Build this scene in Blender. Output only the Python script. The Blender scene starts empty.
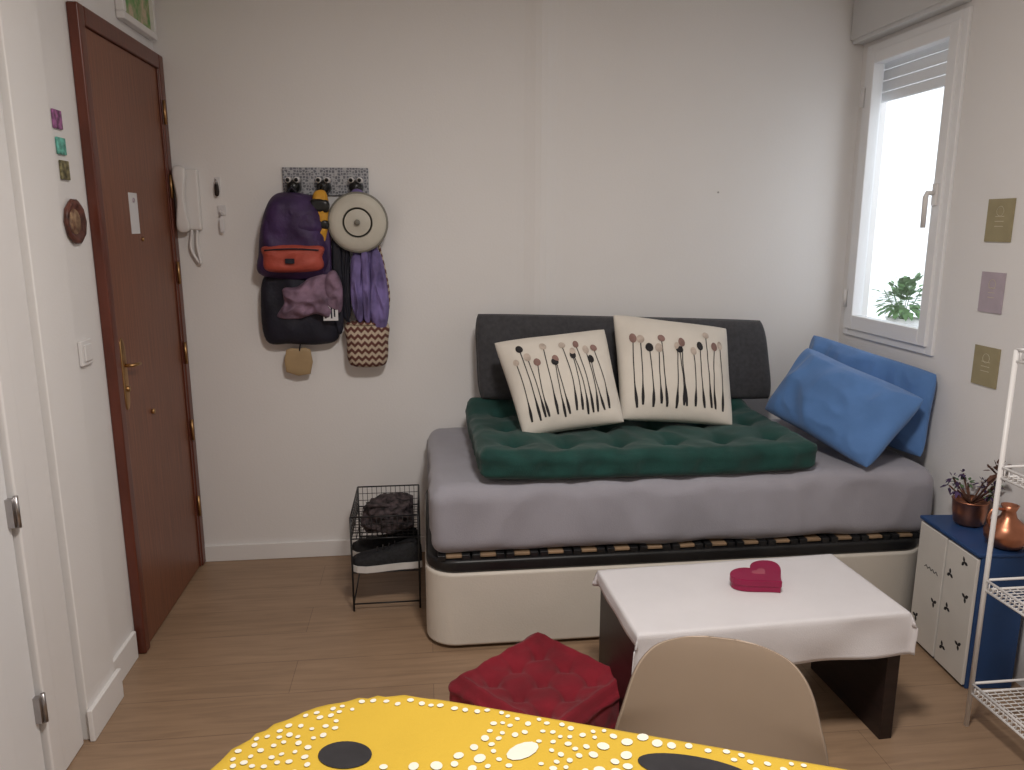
import bpy, bmesh, math, random
from mathutils import Vector, Matrix, noise
random.seed(7)
C=bpy.context
sc=C.scene
try:
    sc.view_settings.view_transform='Standard'; sc.view_settings.look='None'
except Exception: pass

# ---------------- materials ----------------
def mat(name,col,rough=.6,metal=0,noise_s=0,var=0,bump=0,bump_s=60,spec=.4,stretch=None,sheen=0,trans=0,col2=None):
    m=bpy.data.materials.new(name); m.use_nodes=True
    nt=m.node_tree; b=nt.nodes['Principled BSDF']
    b.inputs['Base Color'].default_value=(*col,1); b.inputs['Roughness'].default_value=rough
    b.inputs['Metallic'].default_value=metal
    b.inputs['Specular IOR Level'].default_value=spec
    if sheen: b.inputs['Sheen Weight'].default_value=sheen
    tc=nt.nodes.new('ShaderNodeTexCoord'); mp=nt.nodes.new('ShaderNodeMapping')
    nt.links.new(tc.outputs['Object'],mp.inputs[0])
    if stretch: mp.inputs['Scale'].default_value=stretch
    if var or col2:
        n=nt.nodes.new('ShaderNodeTexNoise'); n.inputs['Scale'].default_value=noise_s or 5; n.inputs['Detail'].default_value=5
        nt.links.new(mp.outputs[0],n.inputs['Vector'])
        r=nt.nodes.new('ShaderNodeValToRGB')
        c2=col2 or tuple(min(1,c*(1+var)) for c in col); c1=col if col2 else tuple(c*(1-var) for c in col)
        r.color_ramp.elements[0].position=.35; r.color_ramp.elements[1].position=.65
        r.color_ramp.elements[0].color=(*c1,1); r.color_ramp.elements[1].color=(*c2,1)
        nt.links.new(n.outputs['Fac'],r.inputs[0]); nt.links.new(r.outputs[0],b.inputs['Base Color'])
    if bump:
        n2=nt.nodes.new('ShaderNodeTexNoise'); n2.inputs['Scale'].default_value=bump_s; n2.inputs['Detail'].default_value=4
        nt.links.new(mp.outputs[0],n2.inputs['Vector'])
        bp=nt.nodes.new('ShaderNodeBump'); bp.inputs['Strength'].default_value=bump; bp.inputs['Distance'].default_value=.01
        nt.links.new(n2.outputs['Fac'],bp.inputs['Height']); nt.links.new(bp.outputs[0],b.inputs['Normal'])
    return m
def floor_mat():
    m=bpy.data.materials.new('floor_laminate'); m.use_nodes=True; nt=m.node_tree; b=nt.nodes['Principled BSDF']
    tc=nt.nodes.new('ShaderNodeTexCoord')
    br=nt.nodes.new('ShaderNodeTexBrick'); br.inputs['Scale'].default_value=1; br.inputs['Brick Width'].default_value=1.25
    br.inputs['Row Height'].default_value=.19; br.inputs['Mortar Size'].default_value=.0012; br.offset=.37
    br.inputs['Color1'].default_value=(.345,.228,.145,1); br.inputs['Color2'].default_value=(.315,.207,.130,1); br.inputs['Mortar'].default_value=(.21,.135,.085,1)
    nt.links.new(tc.outputs['Object'],br.inputs['Vector'])
    mp=nt.nodes.new('ShaderNodeMapping'); mp.inputs['Scale'].default_value=(1.3,14,1)
    n=nt.nodes.new('ShaderNodeTexNoise'); n.inputs['Scale'].default_value=3; n.inputs['Detail'].default_value=8; n.inputs['Distortion'].default_value=.8
    nt.links.new(tc.outputs['Object'],mp.inputs[0]); nt.links.new(mp.outputs[0],n.inputs['Vector'])
    r=nt.nodes.new('ShaderNodeValToRGB'); r.color_ramp.elements[0].position=.3; r.color_ramp.elements[1].position=.7
    r.color_ramp.elements[0].color=(.78,.77,.76,1); r.color_ramp.elements[1].color=(1.06,1.06,1.05,1)
    nt.links.new(n.outputs['Fac'],r.inputs[0])
    mx=nt.nodes.new('ShaderNodeMixRGB'); mx.blend_type='MULTIPLY'; mx.inputs[0].default_value=1
    nt.links.new(br.outputs['Color'],mx.inputs[1]); nt.links.new(r.outputs[0],mx.inputs[2]); nt.links.new(mx.outputs[0],b.inputs['Base Color'])
    b.inputs['Roughness'].default_value=.42
    return m
def zigzag_mat():
    m=bpy.data.materials.new('woven_zigzag'); m.use_nodes=True; nt=m.node_tree; b=nt.nodes['Principled BSDF']
    tc=nt.nodes.new('ShaderNodeTexCoord'); sx=nt.nodes.new('ShaderNodeSeparateXYZ'); nt.links.new(tc.outputs['Object'],sx.inputs[0])
    def M(op,a,bv=None):
        n=nt.nodes.new('ShaderNodeMath'); n.operation=op
        for i,q in enumerate((a,bv)):
            if q is None: continue
            if isinstance(q,(int,float)): n.inputs[i].default_value=q
            else: nt.links.new(q,n.inputs[i])
        return n.outputs[0]
    tri=M('PINGPONG',sx.outputs[0],.014)
    v=M('ADD',sx.outputs[2],tri); s=M('PINGPONG',v,.015); f=M('GREATER_THAN',s,.0075)
    mx=nt.nodes.new('ShaderNodeMixRGB'); mx.inputs[1].default_value=(.13,.045,.035,1); mx.inputs[2].default_value=(.55,.45,.34,1)
    nt.links.new(f,mx.inputs[0]); nt.links.new(mx.outputs[0],b.inputs['Base Color']); b.inputs['Roughness'].default_value=.9
    n2=nt.nodes.new('ShaderNodeTexNoise'); n2.inputs['Scale'].default_value=220
    bp=nt.nodes.new('ShaderNodeBump'); bp.inputs['Strength'].default_value=.6; bp.inputs['Distance'].default_value=.01
    nt.links.new(tc.outputs['Object'],n2.inputs['Vector']); nt.links.new(n2.outputs['Fac'],bp.inputs['Height']); nt.links.new(bp.outputs[0],b.inputs['Normal'])
    return m
def rack_pattern_mat():
    m=bpy.data.materials.new('rack_pattern'); m.use_nodes=True; nt=m.node_tree; b=nt.nodes['Principled BSDF']
    tc=nt.nodes.new('ShaderNodeTexCoord'); v=nt.nodes.new('ShaderNodeTexVoronoi'); v.inputs['Scale'].default_value=85; v.inputs['Randomness'].default_value=.4
    v.feature='DISTANCE_TO_EDGE'
    r=nt.nodes.new('ShaderNodeValToRGB'); r.color_ramp.elements[0].position=.06; r.color_ramp.elements[0].color=(.42,.42,.44,1)
    r.color_ramp.elements[1].position=.16; r.color_ramp.elements[1].color=(.14,.145,.17,1)
    nt.links.new(tc.outputs['Object'],v.inputs['Vector']); nt.links.new(v.outputs['Distance'],r.inputs[0]); nt.links.new(r.outputs[0],b.inputs['Base Color'])
    return m
def glass_mat():
    m=bpy.data.materials.new('window_glass'); m.use_nodes=True; nt=m.node_tree; nt.nodes.clear()
    t=nt.nodes.new('ShaderNodeBsdfTransparent'); g=nt.nodes.new('ShaderNodeBsdfGlossy'); g.inputs['Roughness'].default_value=.02
    mx=nt.nodes.new('ShaderNodeMixShader'); mx.inputs[0].default_value=.06; o=nt.nodes.new('ShaderNodeOutputMaterial')
    nt.links.new(t.outputs[0],mx.inputs[1]); nt.links.new(g.outputs[0],mx.inputs[2]); nt.links.new(mx.outputs[0],o.inputs[0]); return m

M_wall=mat('wall_paint',(.80,.78,.768),.75,bump=.06,bump_s=120,noise_s=2,var=.012)
M_ceil=mat('ceiling_paint',(.84,.82,.81),.8,bump=.05)
M_floor=floor_mat()
M_trim=mat('white_trim',(.80,.78,.77),.45,noise_s=3,var=.02)
M_pvc=mat('window_pvc',(.82,.82,.83),.35,noise_s=3,var=.01)
M_box=mat('shutter_box',(.62,.615,.61),.45,noise_s=3,var=.02)
M_door=mat('sapele_wood',(.195,.072,.038),.38,noise_s=4,var=.18,stretch=(3,26,1.1),bump=.05,bump_s=20)
M_dframe=mat('mahogany_frame',(.12,.032,.019),.3,noise_s=4,var=.2,stretch=(3,26,1.1))
M_brass=mat('brass',(.45,.27,.12),.4,1,noise_s=20,var=.1)
M_steel=mat('steel',(.42,.4,.4),.3,1,noise_s=20,var=.1)
M_sheet=mat('grey_sheet',(.32,.31,.35),.85,noise_s=6,var=.05,bump=.15,bump_s=250,sheen=.2)
M_leather=mat('cream_leatherette',(.64,.59,.52),.5,noise_s=4,var=.03,bump=.12,bump_s=180)
M_black=mat('black_metal',(.012,.012,.013),.4,noise_s=10,var=.2)
M_slat=mat('birch_slat',(.30,.20,.12),.55,noise_s=8,var=.2,stretch=(1,8,1))
M_green=mat('green_futon',(.005,.047,.039),.85,noise_s=12,var=.2,bump=.2,bump_s=220,sheen=.12)
M_dgrey=mat('charcoal_fabric',(.052,.051,.056),.9,noise_s=60,var=.15,bump=.25,bump_s=300,sheen=.15)
M_cream=mat('cream_cushion',(.70,.65,.58),.85,noise_s=8,var=.04,bump=.15,bump_s=300)
M_stem=mat('print_black',(.02,.018,.02),.85,noise_s=30,var=.2)
M_bud1=mat('print_brown',(.25,.15,.13),.85,noise_s=30,var=.2)
M_bud2=mat('print_taupe',(.48,.40,.34),.85,noise_s=30,var=.2)
M_blue=mat('blue_pillowcase',(.090,.205,.46),.8,noise_s=6,var=.10,bump=.12,bump_s=260,sheen=.2)
M_cloth=mat('white_tablecloth',(.70,.675,.69),.8,noise_s=8,var=.02,bump=.12,bump_s=300)
M_espresso=mat('espresso_wood',(.018,.010,.009),.4,noise_s=6,var=.3,stretch=(1,1,10))
M_red=mat('red_cotton',(.21,.007,.018),.85,noise_s=10,var=.2,bump=.2,bump_s=260,sheen=.12)
M_heart=mat('raspberry_tin',(.27,.008,.055),.3,noise_s=10,var=.08)
M_heartd=mat('heart_print',(.38,.08,.12),.35,noise_s=10,var=.08)
M_shell=mat('beige_shell',(.31,.235,.175),.5,noise_s=4,var=.03)
M_wood=mat('beech_leg',(.55,.36,.2),.45,noise_s=5,var=.15,stretch=(8,8,1))
M_yellow=mat('yellow_cloth',(.54,.355,.040),.85,noise_s=6,var=.03,bump=.1,bump_s=250,spec=.2)
M_pwhite=mat('print_white',(.68,.655,.56),.85,noise_s=20,var=.03,spec=.2)
M_cabblue=mat('cabinet_blue',(.02,.060,.175),.5,noise_s=5,var=.12)
M_cabwhite=mat('cabinet_white',(.66,.63,.59),.45,noise_s=8,var=.03)
M_copper=mat('copper',(.52,.22,.13),.35,1,noise_s=12,var=.2)
M_dfl=mat('dried_flower',(.06,.035,.09),.9,noise_s=30,var=.4)
M_twig=mat('twig',(.10,.045,.03),.9,noise_s=30,var=.3)
M_rackw=mat('white_metal',(.82,.80,.79),.35,noise_s=5,var=.02)
M_purple=mat('purple_nylon',(.046,.022,.082),.6,noise_s=10,var=.3,bump=.25,bump_s=60)
M_orange=mat('coral_pocket',(.42,.075,.050),.6,noise_s=10,var=.15,bump=.2,bump_s=80)
M_navy=mat('navy_bag',(.012,.012,.022),.7,noise_s=10,var=.3,bump=.25,bump_s=60)
M_mauve=mat('mauve_cloth',(.22,.14,.20),.85,noise_s=14,var=.35,bump=.3,bump_s=50)
M_lilac=mat('lilac_scarf',(.17,.13,.31),.85,noise_s=12,var=.35,bump=.3,bump_s=60)
M_tan=mat('tan_leather',(.40,.28,.15),.6,noise_s=12,var=.1)
M_hat=mat('enamel_beige',(.52,.49,.42),.5,noise_s=12,var=.05)
M_hatd=mat('enamel_rim',(.20,.19,.16),.5,noise_s=12,var=.1)
M_yel=mat('yellow_nylon',(.60,.30,.03),.6,noise_s=12,var=.1)
M_zig=zigzag_mat(); M_rp=rack_pattern_mat(); M_glass=glass_mat()
M_white=mat('white_plastic',(.76,.74,.73),.4,noise_s=3,var=.02)
M_paper=mat('paper',(.70,.69,.70),.8,noise_s=5,var=.03)
M_shoe=mat('black_knit',(.012,.012,.014),.8,noise_s=80,var=.4,bump=.3,bump_s=120)
M_sandal=mat('crumpled_black',(.005,.004,.005),.75,noise_s=42,col2=(.085,.062,.066),bump=.7,bump_s=60)
M_sole=mat('white_sole',(.62,.60,.58),.6,noise_s=10,var=.05)
M_olive=mat('olive_card',(.34,.29,.17),.7,noise_s=20,var=.06)
M_pinkc=mat('lilac_card',(.45,.38,.43),.7,noise_s=20,var=.06)
M_ink=mat('card_ink',(.60,.54,.40),.7,noise_s=20,var=.06)
M_leaf=mat('leaf_green',(.14,.26,.11),.6,noise_s=9,var=.4)
M_ext=mat('courtyard_render',(.84,.87,.89),.9,noise_s=3,var=.03)
M_mag1=mat('magnet_purple',(.25,.09,.22),.5,noise_s=60,var=.6)
M_mag2=mat('magnet_teal',(.12,.40,.33),.5,noise_s=60,var=.5)
M_mag3=mat('magnet_olive',(.16,.14,.07),.5,noise_s=60,var=.7)
M_plate=mat('plate_brown',(.10,.035,.025),.4,noise_s=25,var=.6)
M_plate2=mat('plate_centre',(.45,.30,.18),.5,noise_s=40,col2=(.12,.05,.03))
M_art=mat('green_art',(.10,.32,.08),.6,noise_s=22,col2=(.62,.50,.36))
M_black2=mat('frog_black',(.01,.01,.01),.3,noise_s=10,var=.2)

# ---------------- helpers ----------------
def link(o,parent=None):
    C.collection.objects.link(o)
    if parent: o.parent=parent
    return o
def empty(name,loc=(0,0,0),rot=(0,0,0)):
    e=bpy.data.objects.new(name,None); e.empty_display_size=.05; e.location=loc; e.rotation_euler=rot; return link(e)
def mesh(name,vs,fs,m,parent=None,smooth=False):
    me=bpy.data.meshes.new(name); me.from_pydata([tuple(v) for v in vs],[],fs)
    bm=bmesh.new(); bm.from_mesh(me); bmesh.ops.recalc_face_normals(bm,faces=bm.faces); bm.to_mesh(me); bm.free()
    me.materials.append(m)
    if smooth:
        for p in me.polygons: p.use_smooth=True
    return link(bpy.data.objects.new(name,me),parent)
def box(name,x0,x1,y0,y1,z0,z1,m,parent=None,bev=0):
    vs=[(x,y,z) for x in(x0,x1) for y in(y0,y1) for z in(z0,z1)]
    fs=[(0,1,3,2),(4,6,7,5),(0,4,5,1),(2,3,7,6),(0,2,6,4),(1,5,7,3)]
    o=mesh(name,vs,fs,m,parent)
    if bev:
        b=o.modifiers.new('b','BEVEL'); b.width=bev; b.segments=3; b.limit_method='ANGLE'
        for p in o.data.polygons: p.use_smooth=True
        o.modifiers.new('w','WEIGHTED_NORMAL')
    return o
def ridge(p,f=1.0):
    return .55-1.6*abs(noise.noise(p*f))
def rbox(name,c,half,r,step,m,parent=None,disp=None,rot=0,amp=0,ns=5):
    bm=bmesh.new(); vmap={}
    n=[max(2,int(round(2*h/step))) for h in half]
    def V(p):
        k=tuple(round(q,5) for q in p)
        if k in vmap: return vmap[k]
        P=Vector(p); inner=Vector([max(-(half[i]-r),min(half[i]-r,P[i])) for i in range(3)])
        d=P-inner
        nn=d.normalized() if d.length>1e-9 else Vector((0,0,1))
        Q=inner+nn*r
        if disp: Q=Q+disp(Q,nn)
        if amp: Q=Q+nn*amp*noise.noise(Vector(Q)*ns+Vector(c)*3.1)
        vmap[k]=bm.verts.new(Q); return vmap[k]
    for ax in range(3):
        a,b=[i for i in range(3) if i!=ax]
        for s in(-1,1):
            for i in range(n[a]):
                for j in range(n[b]):
                    q=[]
                    for di,dj in((0,0),(1,0),(1,1),(0,1)):
                        p=[0,0,0]; p[ax]=s*half[ax]; p[a]=-half[a]+2*half[a]*(i+di)/n[a]; p[b]=-half[b]+2*half[b]*(j+dj)/n[b]
                        q.append(V(p))
                    try: bm.faces.new(q)
                    except ValueError: pass
    bmesh.ops.recalc_face_normals(bm,faces=bm.faces)
    me=bpy.data.meshes.new(name); bm.to_mesh(me); bm.free()
    for p in me.polygons: p.use_smooth=True
    me.materials.append(m); o=bpy.data.objects.new(name,me); o.location=c; o.rotation_euler=(0,0,rot); return link(o,parent)
def tube(name,pts,r,m,parent=None,seg=8,closed=False,caps=True):
    pts=[Vector(p) for p in pts]; vs=[];fs=[];n=len(pts)
    rr=r if isinstance(r,(list,tuple)) else [r]*n
    up=None
    for i,p in enumerate(pts):
        if closed: d=(pts[(i+1)%n]-pts[i-1]).normalized()
        else: d=(pts[min(i+1,n-1)]-pts[max(i-1,0)]).normalized()
        if up is None:
            up=Vector((0,0,1)) if abs(d.z)<.9 else Vector((1,0,0))
        s=d.cross(up).normalized(); u=s.cross(d).normalized(); up=u
        for k in range(seg):
            a=2*math.pi*k/seg; vs.append(p+(s*math.cos(a)+u*math.sin(a))*rr[i])
    for i in range(n if closed else n-1):
        j=(i+1)%n
        for k in range(seg):
            k2=(k+1)%seg; fs.append((i*seg+k,i*seg+k2,j*seg+k2,j*seg+k))
    if not closed and caps:
        fs.append(tuple(range(seg))); fs.append(tuple(range((n-1)*seg,n*seg)))
    return mesh(name,vs,fs,m,parent,True)
def tubes(name,segs,r,m,parent=None,seg=6):
    vs=[];fs=[]
    for a,b in segs:
        a=Vector(a);b=Vector(b);d=(b-a).normalized(); up=Vector((0,0,1)) if abs(d.z)<.9 else Vector((1,0,0))
        s=d.cross(up).normalized();u=s.cross(d); o=len(vs)
        for p in(a,b):
            for k in range(seg):
                t=2*math.pi*k/seg; vs.append(p+(s*math.cos(t)+u*math.sin(t))*r)
        for k in range(seg):
            k2=(k+1)%seg; fs.append((o+k,o+k2,o+seg+k2,o+seg+k))
        fs.append(tuple(o+k for k in range(seg))); fs.append(tuple(o+seg+k for k in range(seg)))
    return mesh(name,vs,fs,m,parent,True)
def lathe(name,prof,c,m,parent=None,seg=32,axis='Z'):
    vs=[];fs=[];n=len(prof)
    for r,z in prof:
        for k in range(seg):
            a=2*math.pi*k/seg
            if axis=='Z': v=(c[0]+r*math.cos(a),c[1]+r*math.sin(a),c[2]+z)
            elif axis=='Y': v=(c[0]+r*math.cos(a),c[1]-z,c[2]+r*math.sin(a))
            else: v=(c[0]+z,c[1]+r*math.cos(a),c[2]+r*math.sin(a))
            vs.append(v)
    for i in range(n-1):
        for k in range(seg):
            k2=(k+1)%seg; fs.append((i*seg+k,i*seg+k2,(i+1)*seg+k2,(i+1)*seg+k))
    fs.append(tuple(range(seg))); fs.append(tuple(range((n-1)*seg,n*seg)))
    return mesh(name,vs,fs,m,parent,True)
def catmull(P,n=6,closed=True):
    P=[Vector(p) for p in P]; L=len(P); out=[]
    for i in range(L if closed else L-1):
        g=lambda k:(P[k%L] if closed else P[max(0,min(L-1,k))])
        p0,p1,p2,p3=g(i-1),g(i),g(i+1),g(i+2)
        for j in range(n):
            t=j/n
            out.append(.5*((2*p1)+(p2-p0)*t+(2*p0-5*p1+4*p2-p3)*t*t+(3*p1-p0-3*p2+p3)*t**3))
    if not closed: out.append(P[-1])
    return out
def puff(name,outline,org,ax_u,ax_v,ax_n,thick,m,parent=None,rings=14,flat=.5,amp=0,ns=8,back=.3,smooth_n=6,aniso=(1,1,1)):
    pts=catmull([Vector((p[0],p[1],0)) for p in outline],smooth_n) if smooth_n>1 else [Vector((p[0],p[1],0)) for p in outline]
    c=sum(pts,Vector())/len(pts); org=Vector(org);U=Vector(ax_u);W=Vector(ax_v);N=Vector(ax_n)
    vs=[];fs=[];n=len(pts)
    def ring(k,h,s):
        for p in pts:
            q=c+(p-c)*k; w=org+U*q.x+W*q.y
            wa=Vector((w.x*aniso[0],w.y*aniso[1],w.z*aniso[2]))
            a=amp*(ridge(wa,ns)+.4*noise.noise(wa*ns*2.3)) if amp and s>0 else 0
            vs.append(w+N*(h+a*min(1,(1-k)*5)))
    ks=[1-(i/rings)**1.5*.999 for i in range(rings+1)]
    for s in(1,-1):
        st=len(vs)
        for k in ks:
            h=(1-k**(2/flat))**.5*thick*(1 if s>0 else -back)
            ring(k,h,s)
        for i in range(rings):
            for j in range(n):
                j2=(j+1)%n; fs.append((st+i*n+j,st+i*n+j2,st+(i+1)*n+j2,st+(i+1)*n+j))
        fs.append(tuple(st+rings*n+j for j in range(n)))
    o=mesh(name,vs,fs,m,parent,True)
    bm=bmesh.new(); bm.from_mesh(o.data); bmesh.ops.remove_doubles(bm,verts=bm.verts,dist=.00005); bmesh.ops.recalc_face_normals(bm,faces=bm.faces); bm.to_mesh(o.data); bm.free()
    return o
def pillow(name,corners,thick,m,parent=None,n=44,pinch=.05,amp=.006,ns=7,seed=0,power=.45,rc=.06,piping=0):
    TL,TR,BR,BL=[Vector(c) for c in corners]
    N=((TR-TL).cross(BL-TL)).normalized()
    if N.y>0: N=-N
    def base(u,v):
        x=2*u-1;y=2*v-1
        x,y=x*(1-rc*y**4*x*x),y*(1-rc*x**4*y*y)
        u=.5+x/2;v=.5+y/2
        uu=.5+(u-.5)*(1-pinch*math.sin(math.pi*v))
        vv=.5+(v-.5)*(1-pinch*math.sin(math.pi*u))
        return BL*(1-uu)*(1-vv)+BR*uu*(1-vv)+TR*uu*vv+TL*(1-uu)*vv
    def h(u,v):
        a=max(0,4*u*(1-u)); b=max(0,4*v*(1-v)); return thick*.5*(a*b)**power
    def S(u,v,side=1,off=0):
        p=base(u,v); sd=Vector((seed*1.7,0,0))
        w=ridge(p*ns+sd)+.5*ridge(p*ns*2.1+sd)
        e=min(1,8*min(u,1-u,v,1-v))
        return p+N*side*(h(u,v)+off+amp*w*e)+N*amp*.9*noise.noise(p*ns*.8+sd)*(1-e)
    vs=[];fs=[];idx={}
    for side in(1,-1):
        for i in range(n+1):
            for j in range(n+1):
                edge=i in(0,n) or j in(0,n)
                if edge and (i,j) in idx: idx[(side,i,j)]=idx[(i,j)]; continue
                u=.5-.5*math.cos(math.pi*i/n); v=.5-.5*math.cos(math.pi*j/n)
                vs.append(S(u,v,side)); idx[(side,i,j)]=len(vs)-1
                if edge: idx[(i,j)]=len(vs)-1
        for i in range(n):
            for j in range(n):
                fs.append((idx[(side,i,j)],idx[(side,i+1,j)],idx[(side,i+1,j+1)],idx[(side,i,j+1)]))
    o=mesh(name,vs,fs,m,parent,True)
    if piping:
        K=20; P=[(k/K,0) for k in range(K)]+[(1,k/K) for k in range(K)]+[(1-k/K,1) for k in range(K)]+[(0,1-k/K) for k in range(K)]
        tube('piping',[S(u,v,1) for u,v in P],piping,m,parent,6,True)
    return o,S
def drape(name,x0,x1,y0,y1,z,dl,dr,df,db,m,parent=None,step=.02,r=.0,wave=.012,seed=0,th=.003,flare=.12):
    nx=int((x1-x0+dl+dr)/step);ny=int((y1-y0+df+db)/step); vs=[];fs=[]
    for i in range(nx+1):
        for j in range(ny+1):
            x=x0-dl+(x1-x0+dl+dr)*i/nx; y=y0-df+(y1-y0+df+db)*j/ny
            cx=max(x0+r,min(x1-r,x)); cy=max(y0+r,min(y1-r,y)); d=Vector((x-cx,y-cy,0)); L=d.length
            if r==0:
                ox=abs(x-cx);oy=abs(y-cy);drop=max(ox,oy)
                if drop<1e-6: p=Vector((x,y,z+.001*noise.noise(Vector((x*6,y*6,seed)))))
                else:
                    sx=math.copysign(1,x-cx) if ox>1e-6 else 0; sy=math.copysign(1,y-cy) if oy>1e-6 else 0
                    mn=min(ox,oy)
                    w=wave*noise.noise(Vector((x*7,y*7,seed)))*min(1,drop*12)
                    o=.003+flare*drop+w+mn*.22
                    k=min(1,drop/.012)
                    p=Vector((cx+sx*o*k,cy+sy*o*k,z-max(0,drop-.004)))
            else:
                if L<=r: p=Vector((x,y,z+.001*noise.noise(Vector((x*6,y*6,seed)))))
                else:
                    dn=d/L; drop=L-r; w=wave*noise.noise(Vector((x*7,y*7,seed)))*min(1,drop*12)
                    p=Vector((cx,cy,0))+dn*(r+min(.004,drop)+.05*drop+w); p.z=z-max(0,drop-.005)
            vs.append(p)
    for i in range(nx):
        for j in range(ny):
            a=i*(ny+1)+j; fs.append((a,a+ny+1,a+ny+2,a+1))
    o=mesh(name,vs,fs,m,parent,True)
    s=o.modifiers.new('s','SOLIDIFY'); s.thickness=th; s.offset=-1
    return o
def discs(name,items,z,m,parent=None,seg=20):
    vs=[];fs=[]
    for (x,y,a,b,rot) in items:
        o=len(vs)
        for k in range(seg):
            t=2*math.pi*k/seg; px=a*math.cos(t);py=b*math.sin(t)
            vs.append((x+px*math.cos(rot)-py*math.sin(rot),y+px*math.sin(rot)+py*math.cos(rot),z))
        fs.append(tuple(range(o,o+seg)))
    return mesh(name,vs,fs,m,parent)

XL,XR,YB,YN,ZC=-1.03,1.9,3.34,-1.6,2.56
# ---------------- room shell ----------------
box('floor',XL-.1,XR+.1,YN-.1,YB+.1,-.1,0,M_floor)
box('ceiling',XL-.1,XR+.1,YN-.1,YB+.1,ZC,ZC+.1,M_ceil)
# back wall: low rounded vertical ridge, added so its shape catches a faint lighter strip
def wall_back():
    prof=[(XL-.1,YB),(.40,YB),(.43,YB-.001),(.455,YB-.005),(.475,YB-.0095),(.50,YB-.012),(.525,YB-.0095),(.545,YB-.005),(.57,YB-.001),(.60,YB),(XR+.1,YB),(XR+.1,YB+.1),(XL-.1,YB+.1)]
    n=len(prof); vs=[(x,y,0) for x,y in prof]+[(x,y,ZC) for x,y in prof]
    o=mesh('wall_back',vs,[(i,(i+1)%n,n+(i+1)%n,n+i) for i in range(n)]+[tuple(range(n)),tuple(range(n,2*n))],M_wall)
wall_back()
box('wall_left',XL-.1,XL,YN,YB,0,ZC,M_wall)
box('wall_front',XL-.1,XR+.1,YN-.1,YN,0,ZC,M_wall)
wy0,wy1,wz0,wz1=2.66,3.29,.985,2.21
def wall_right():
    vs=[];fs=[]
    def B(y0,y1,z0,z1):
        o=len(vs); vs.extend([(x,y,z) for x in(XR,XR+.1) for y in(y0,y1) for z in(z0,z1)])
        fs.extend([tuple(o+i for i in f) for f in [(0,1,3,2),(4,6,7,5),(0,4,5,1),(2,3,7,6),(0,2,6,4),(1,5,7,3)]])
    B(YN,wy0,0,ZC);B(wy1,YB,0,ZC);B(wy0,wy1,0,wz0);B(wy0,wy1,wz1,ZC)
    mesh('wall_right',vs,fs,M_wall)
wall_right()
box('trim_1',XL,XL+.035,2.11,2.31,0,ZC,M_wall,bev=.004)
box('baseboard_back',XL+.03,.38,YB-.014,YB,0,.075,M_trim,bev=.003)
box('baseboard_left',XL,XL+.014,2.31,2.555,0,.10,M_trim,bev=.003)
box('baseboard_left.001',XL+.035,XL+.05,2.10,2.322,0,.10,M_trim,bev=.003)
box('baseboard_right',XR-.014,XR,YN,1.35,0,.075,M_trim,bev=.003)

# ---------------- entrance door ----------------
d=empty('door_1')
dy0,dy1,dz=2.57,3.335,2.115
def frame_piece(n,y0,y1,z0,z1): box(n,XL+.0005,XL+.035,y0,y1,z0,z1,M_dframe,d,.006)
frame_piece('jamb_near',dy0,dy0+.045,0.001,dz); frame_piece('jamb_far',dy1-.05,dy1,0.001,dz); frame_piece('head',dy0+.045,dy1-.05,dz-.055,dz)
box('leaf',XL+.0005,XL+.025,dy0+.047,dy1-.052,.008,dz-.057,M_door,d,.003)
box('leaf_edge',XL+.025,XL+.031,dy1-.068,dy1-.052,.008,dz-.057,M_dframe,d,.002)
for i,z in enumerate((.28,.62,.95,1.28,1.62,1.9)):
    tube('hinge_%d'%i,[(XL+.039,dy1-.050,z-.045),(XL+.039,dy1-.050,z+.045)],.006,M_brass,d)
puff('handle_plate',[(-.016,-.11),(.016,-.11),(.020,0),(.016,.11),(-.016,.11),(-.020,0)],(XL+.025,2.66,.98),(0,1,0),(0,0,1),(1,0,0),.006,M_brass,d)
tube('lever',[(XL+.027,2.66,1.01),(XL+.055,2.66,1.01),(XL+.060,2.685,1.01),(XL+.055,2.725,1.005)],.006,M_brass,d)
tube('lock_cylinder',[(XL+.025,2.66,.93),(XL+.037,2.66,.93)],.010,M_brass,d,12)
tube('deadlock',[(XL+.025,2.88,.80),(XL+.034,2.88,.80)],.010,M_brass,d,12)
tube('peephole',[(XL+.025,2.95,1.42),(XL+.030,2.95,1.42)],.007,M_brass,d,12)
box('note',XL+.0255,XL+.0265,2.85,2.93,1.44,1.58,M_paper,d)
tube('note_magnet',[(XL+.026,2.89,1.555),(XL+.030,2.89,1.555)],.008,M_pinkc,d,12)

d2=empty('door_2')
box('casing_far',XL+.0005,XL+.022,1.955,2.095,.001,2.10,M_trim,d2,.006)
box('casing_bead',XL+.0005,XL+.034,1.895,1.955,.001,2.10,M_trim,d2,.006)
box('casing_head',XL+.0005,XL+.03,1.10,1.895,2.03,2.10,M_trim,d2,.006)
box('leaf',XL+.0005,XL+.02,1.15,1.885,.006,2.025,M_pvc,d2,.003)
box('panel_groove_low',XL+.02,XL+.026,1.28,1.76,.15,.85,M_pvc,d2,.004)
box('panel_groove_high',XL+.02,XL+.026,1.28,1.76,1.0,1.88,M_pvc,d2,.004)
for i,z in enumerate((.26,.79,1.75)):
    tube('hinge_%d'%i,[(XL+.038,1.884,z-.04),(XL+.038,1.884,z+.04)],.006,M_steel,d2)
    box('hinge_leaf_%d'%i,XL+.02,XL+.036,1.868,1.882,z-.036,z+.036,M_steel,d2)

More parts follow.
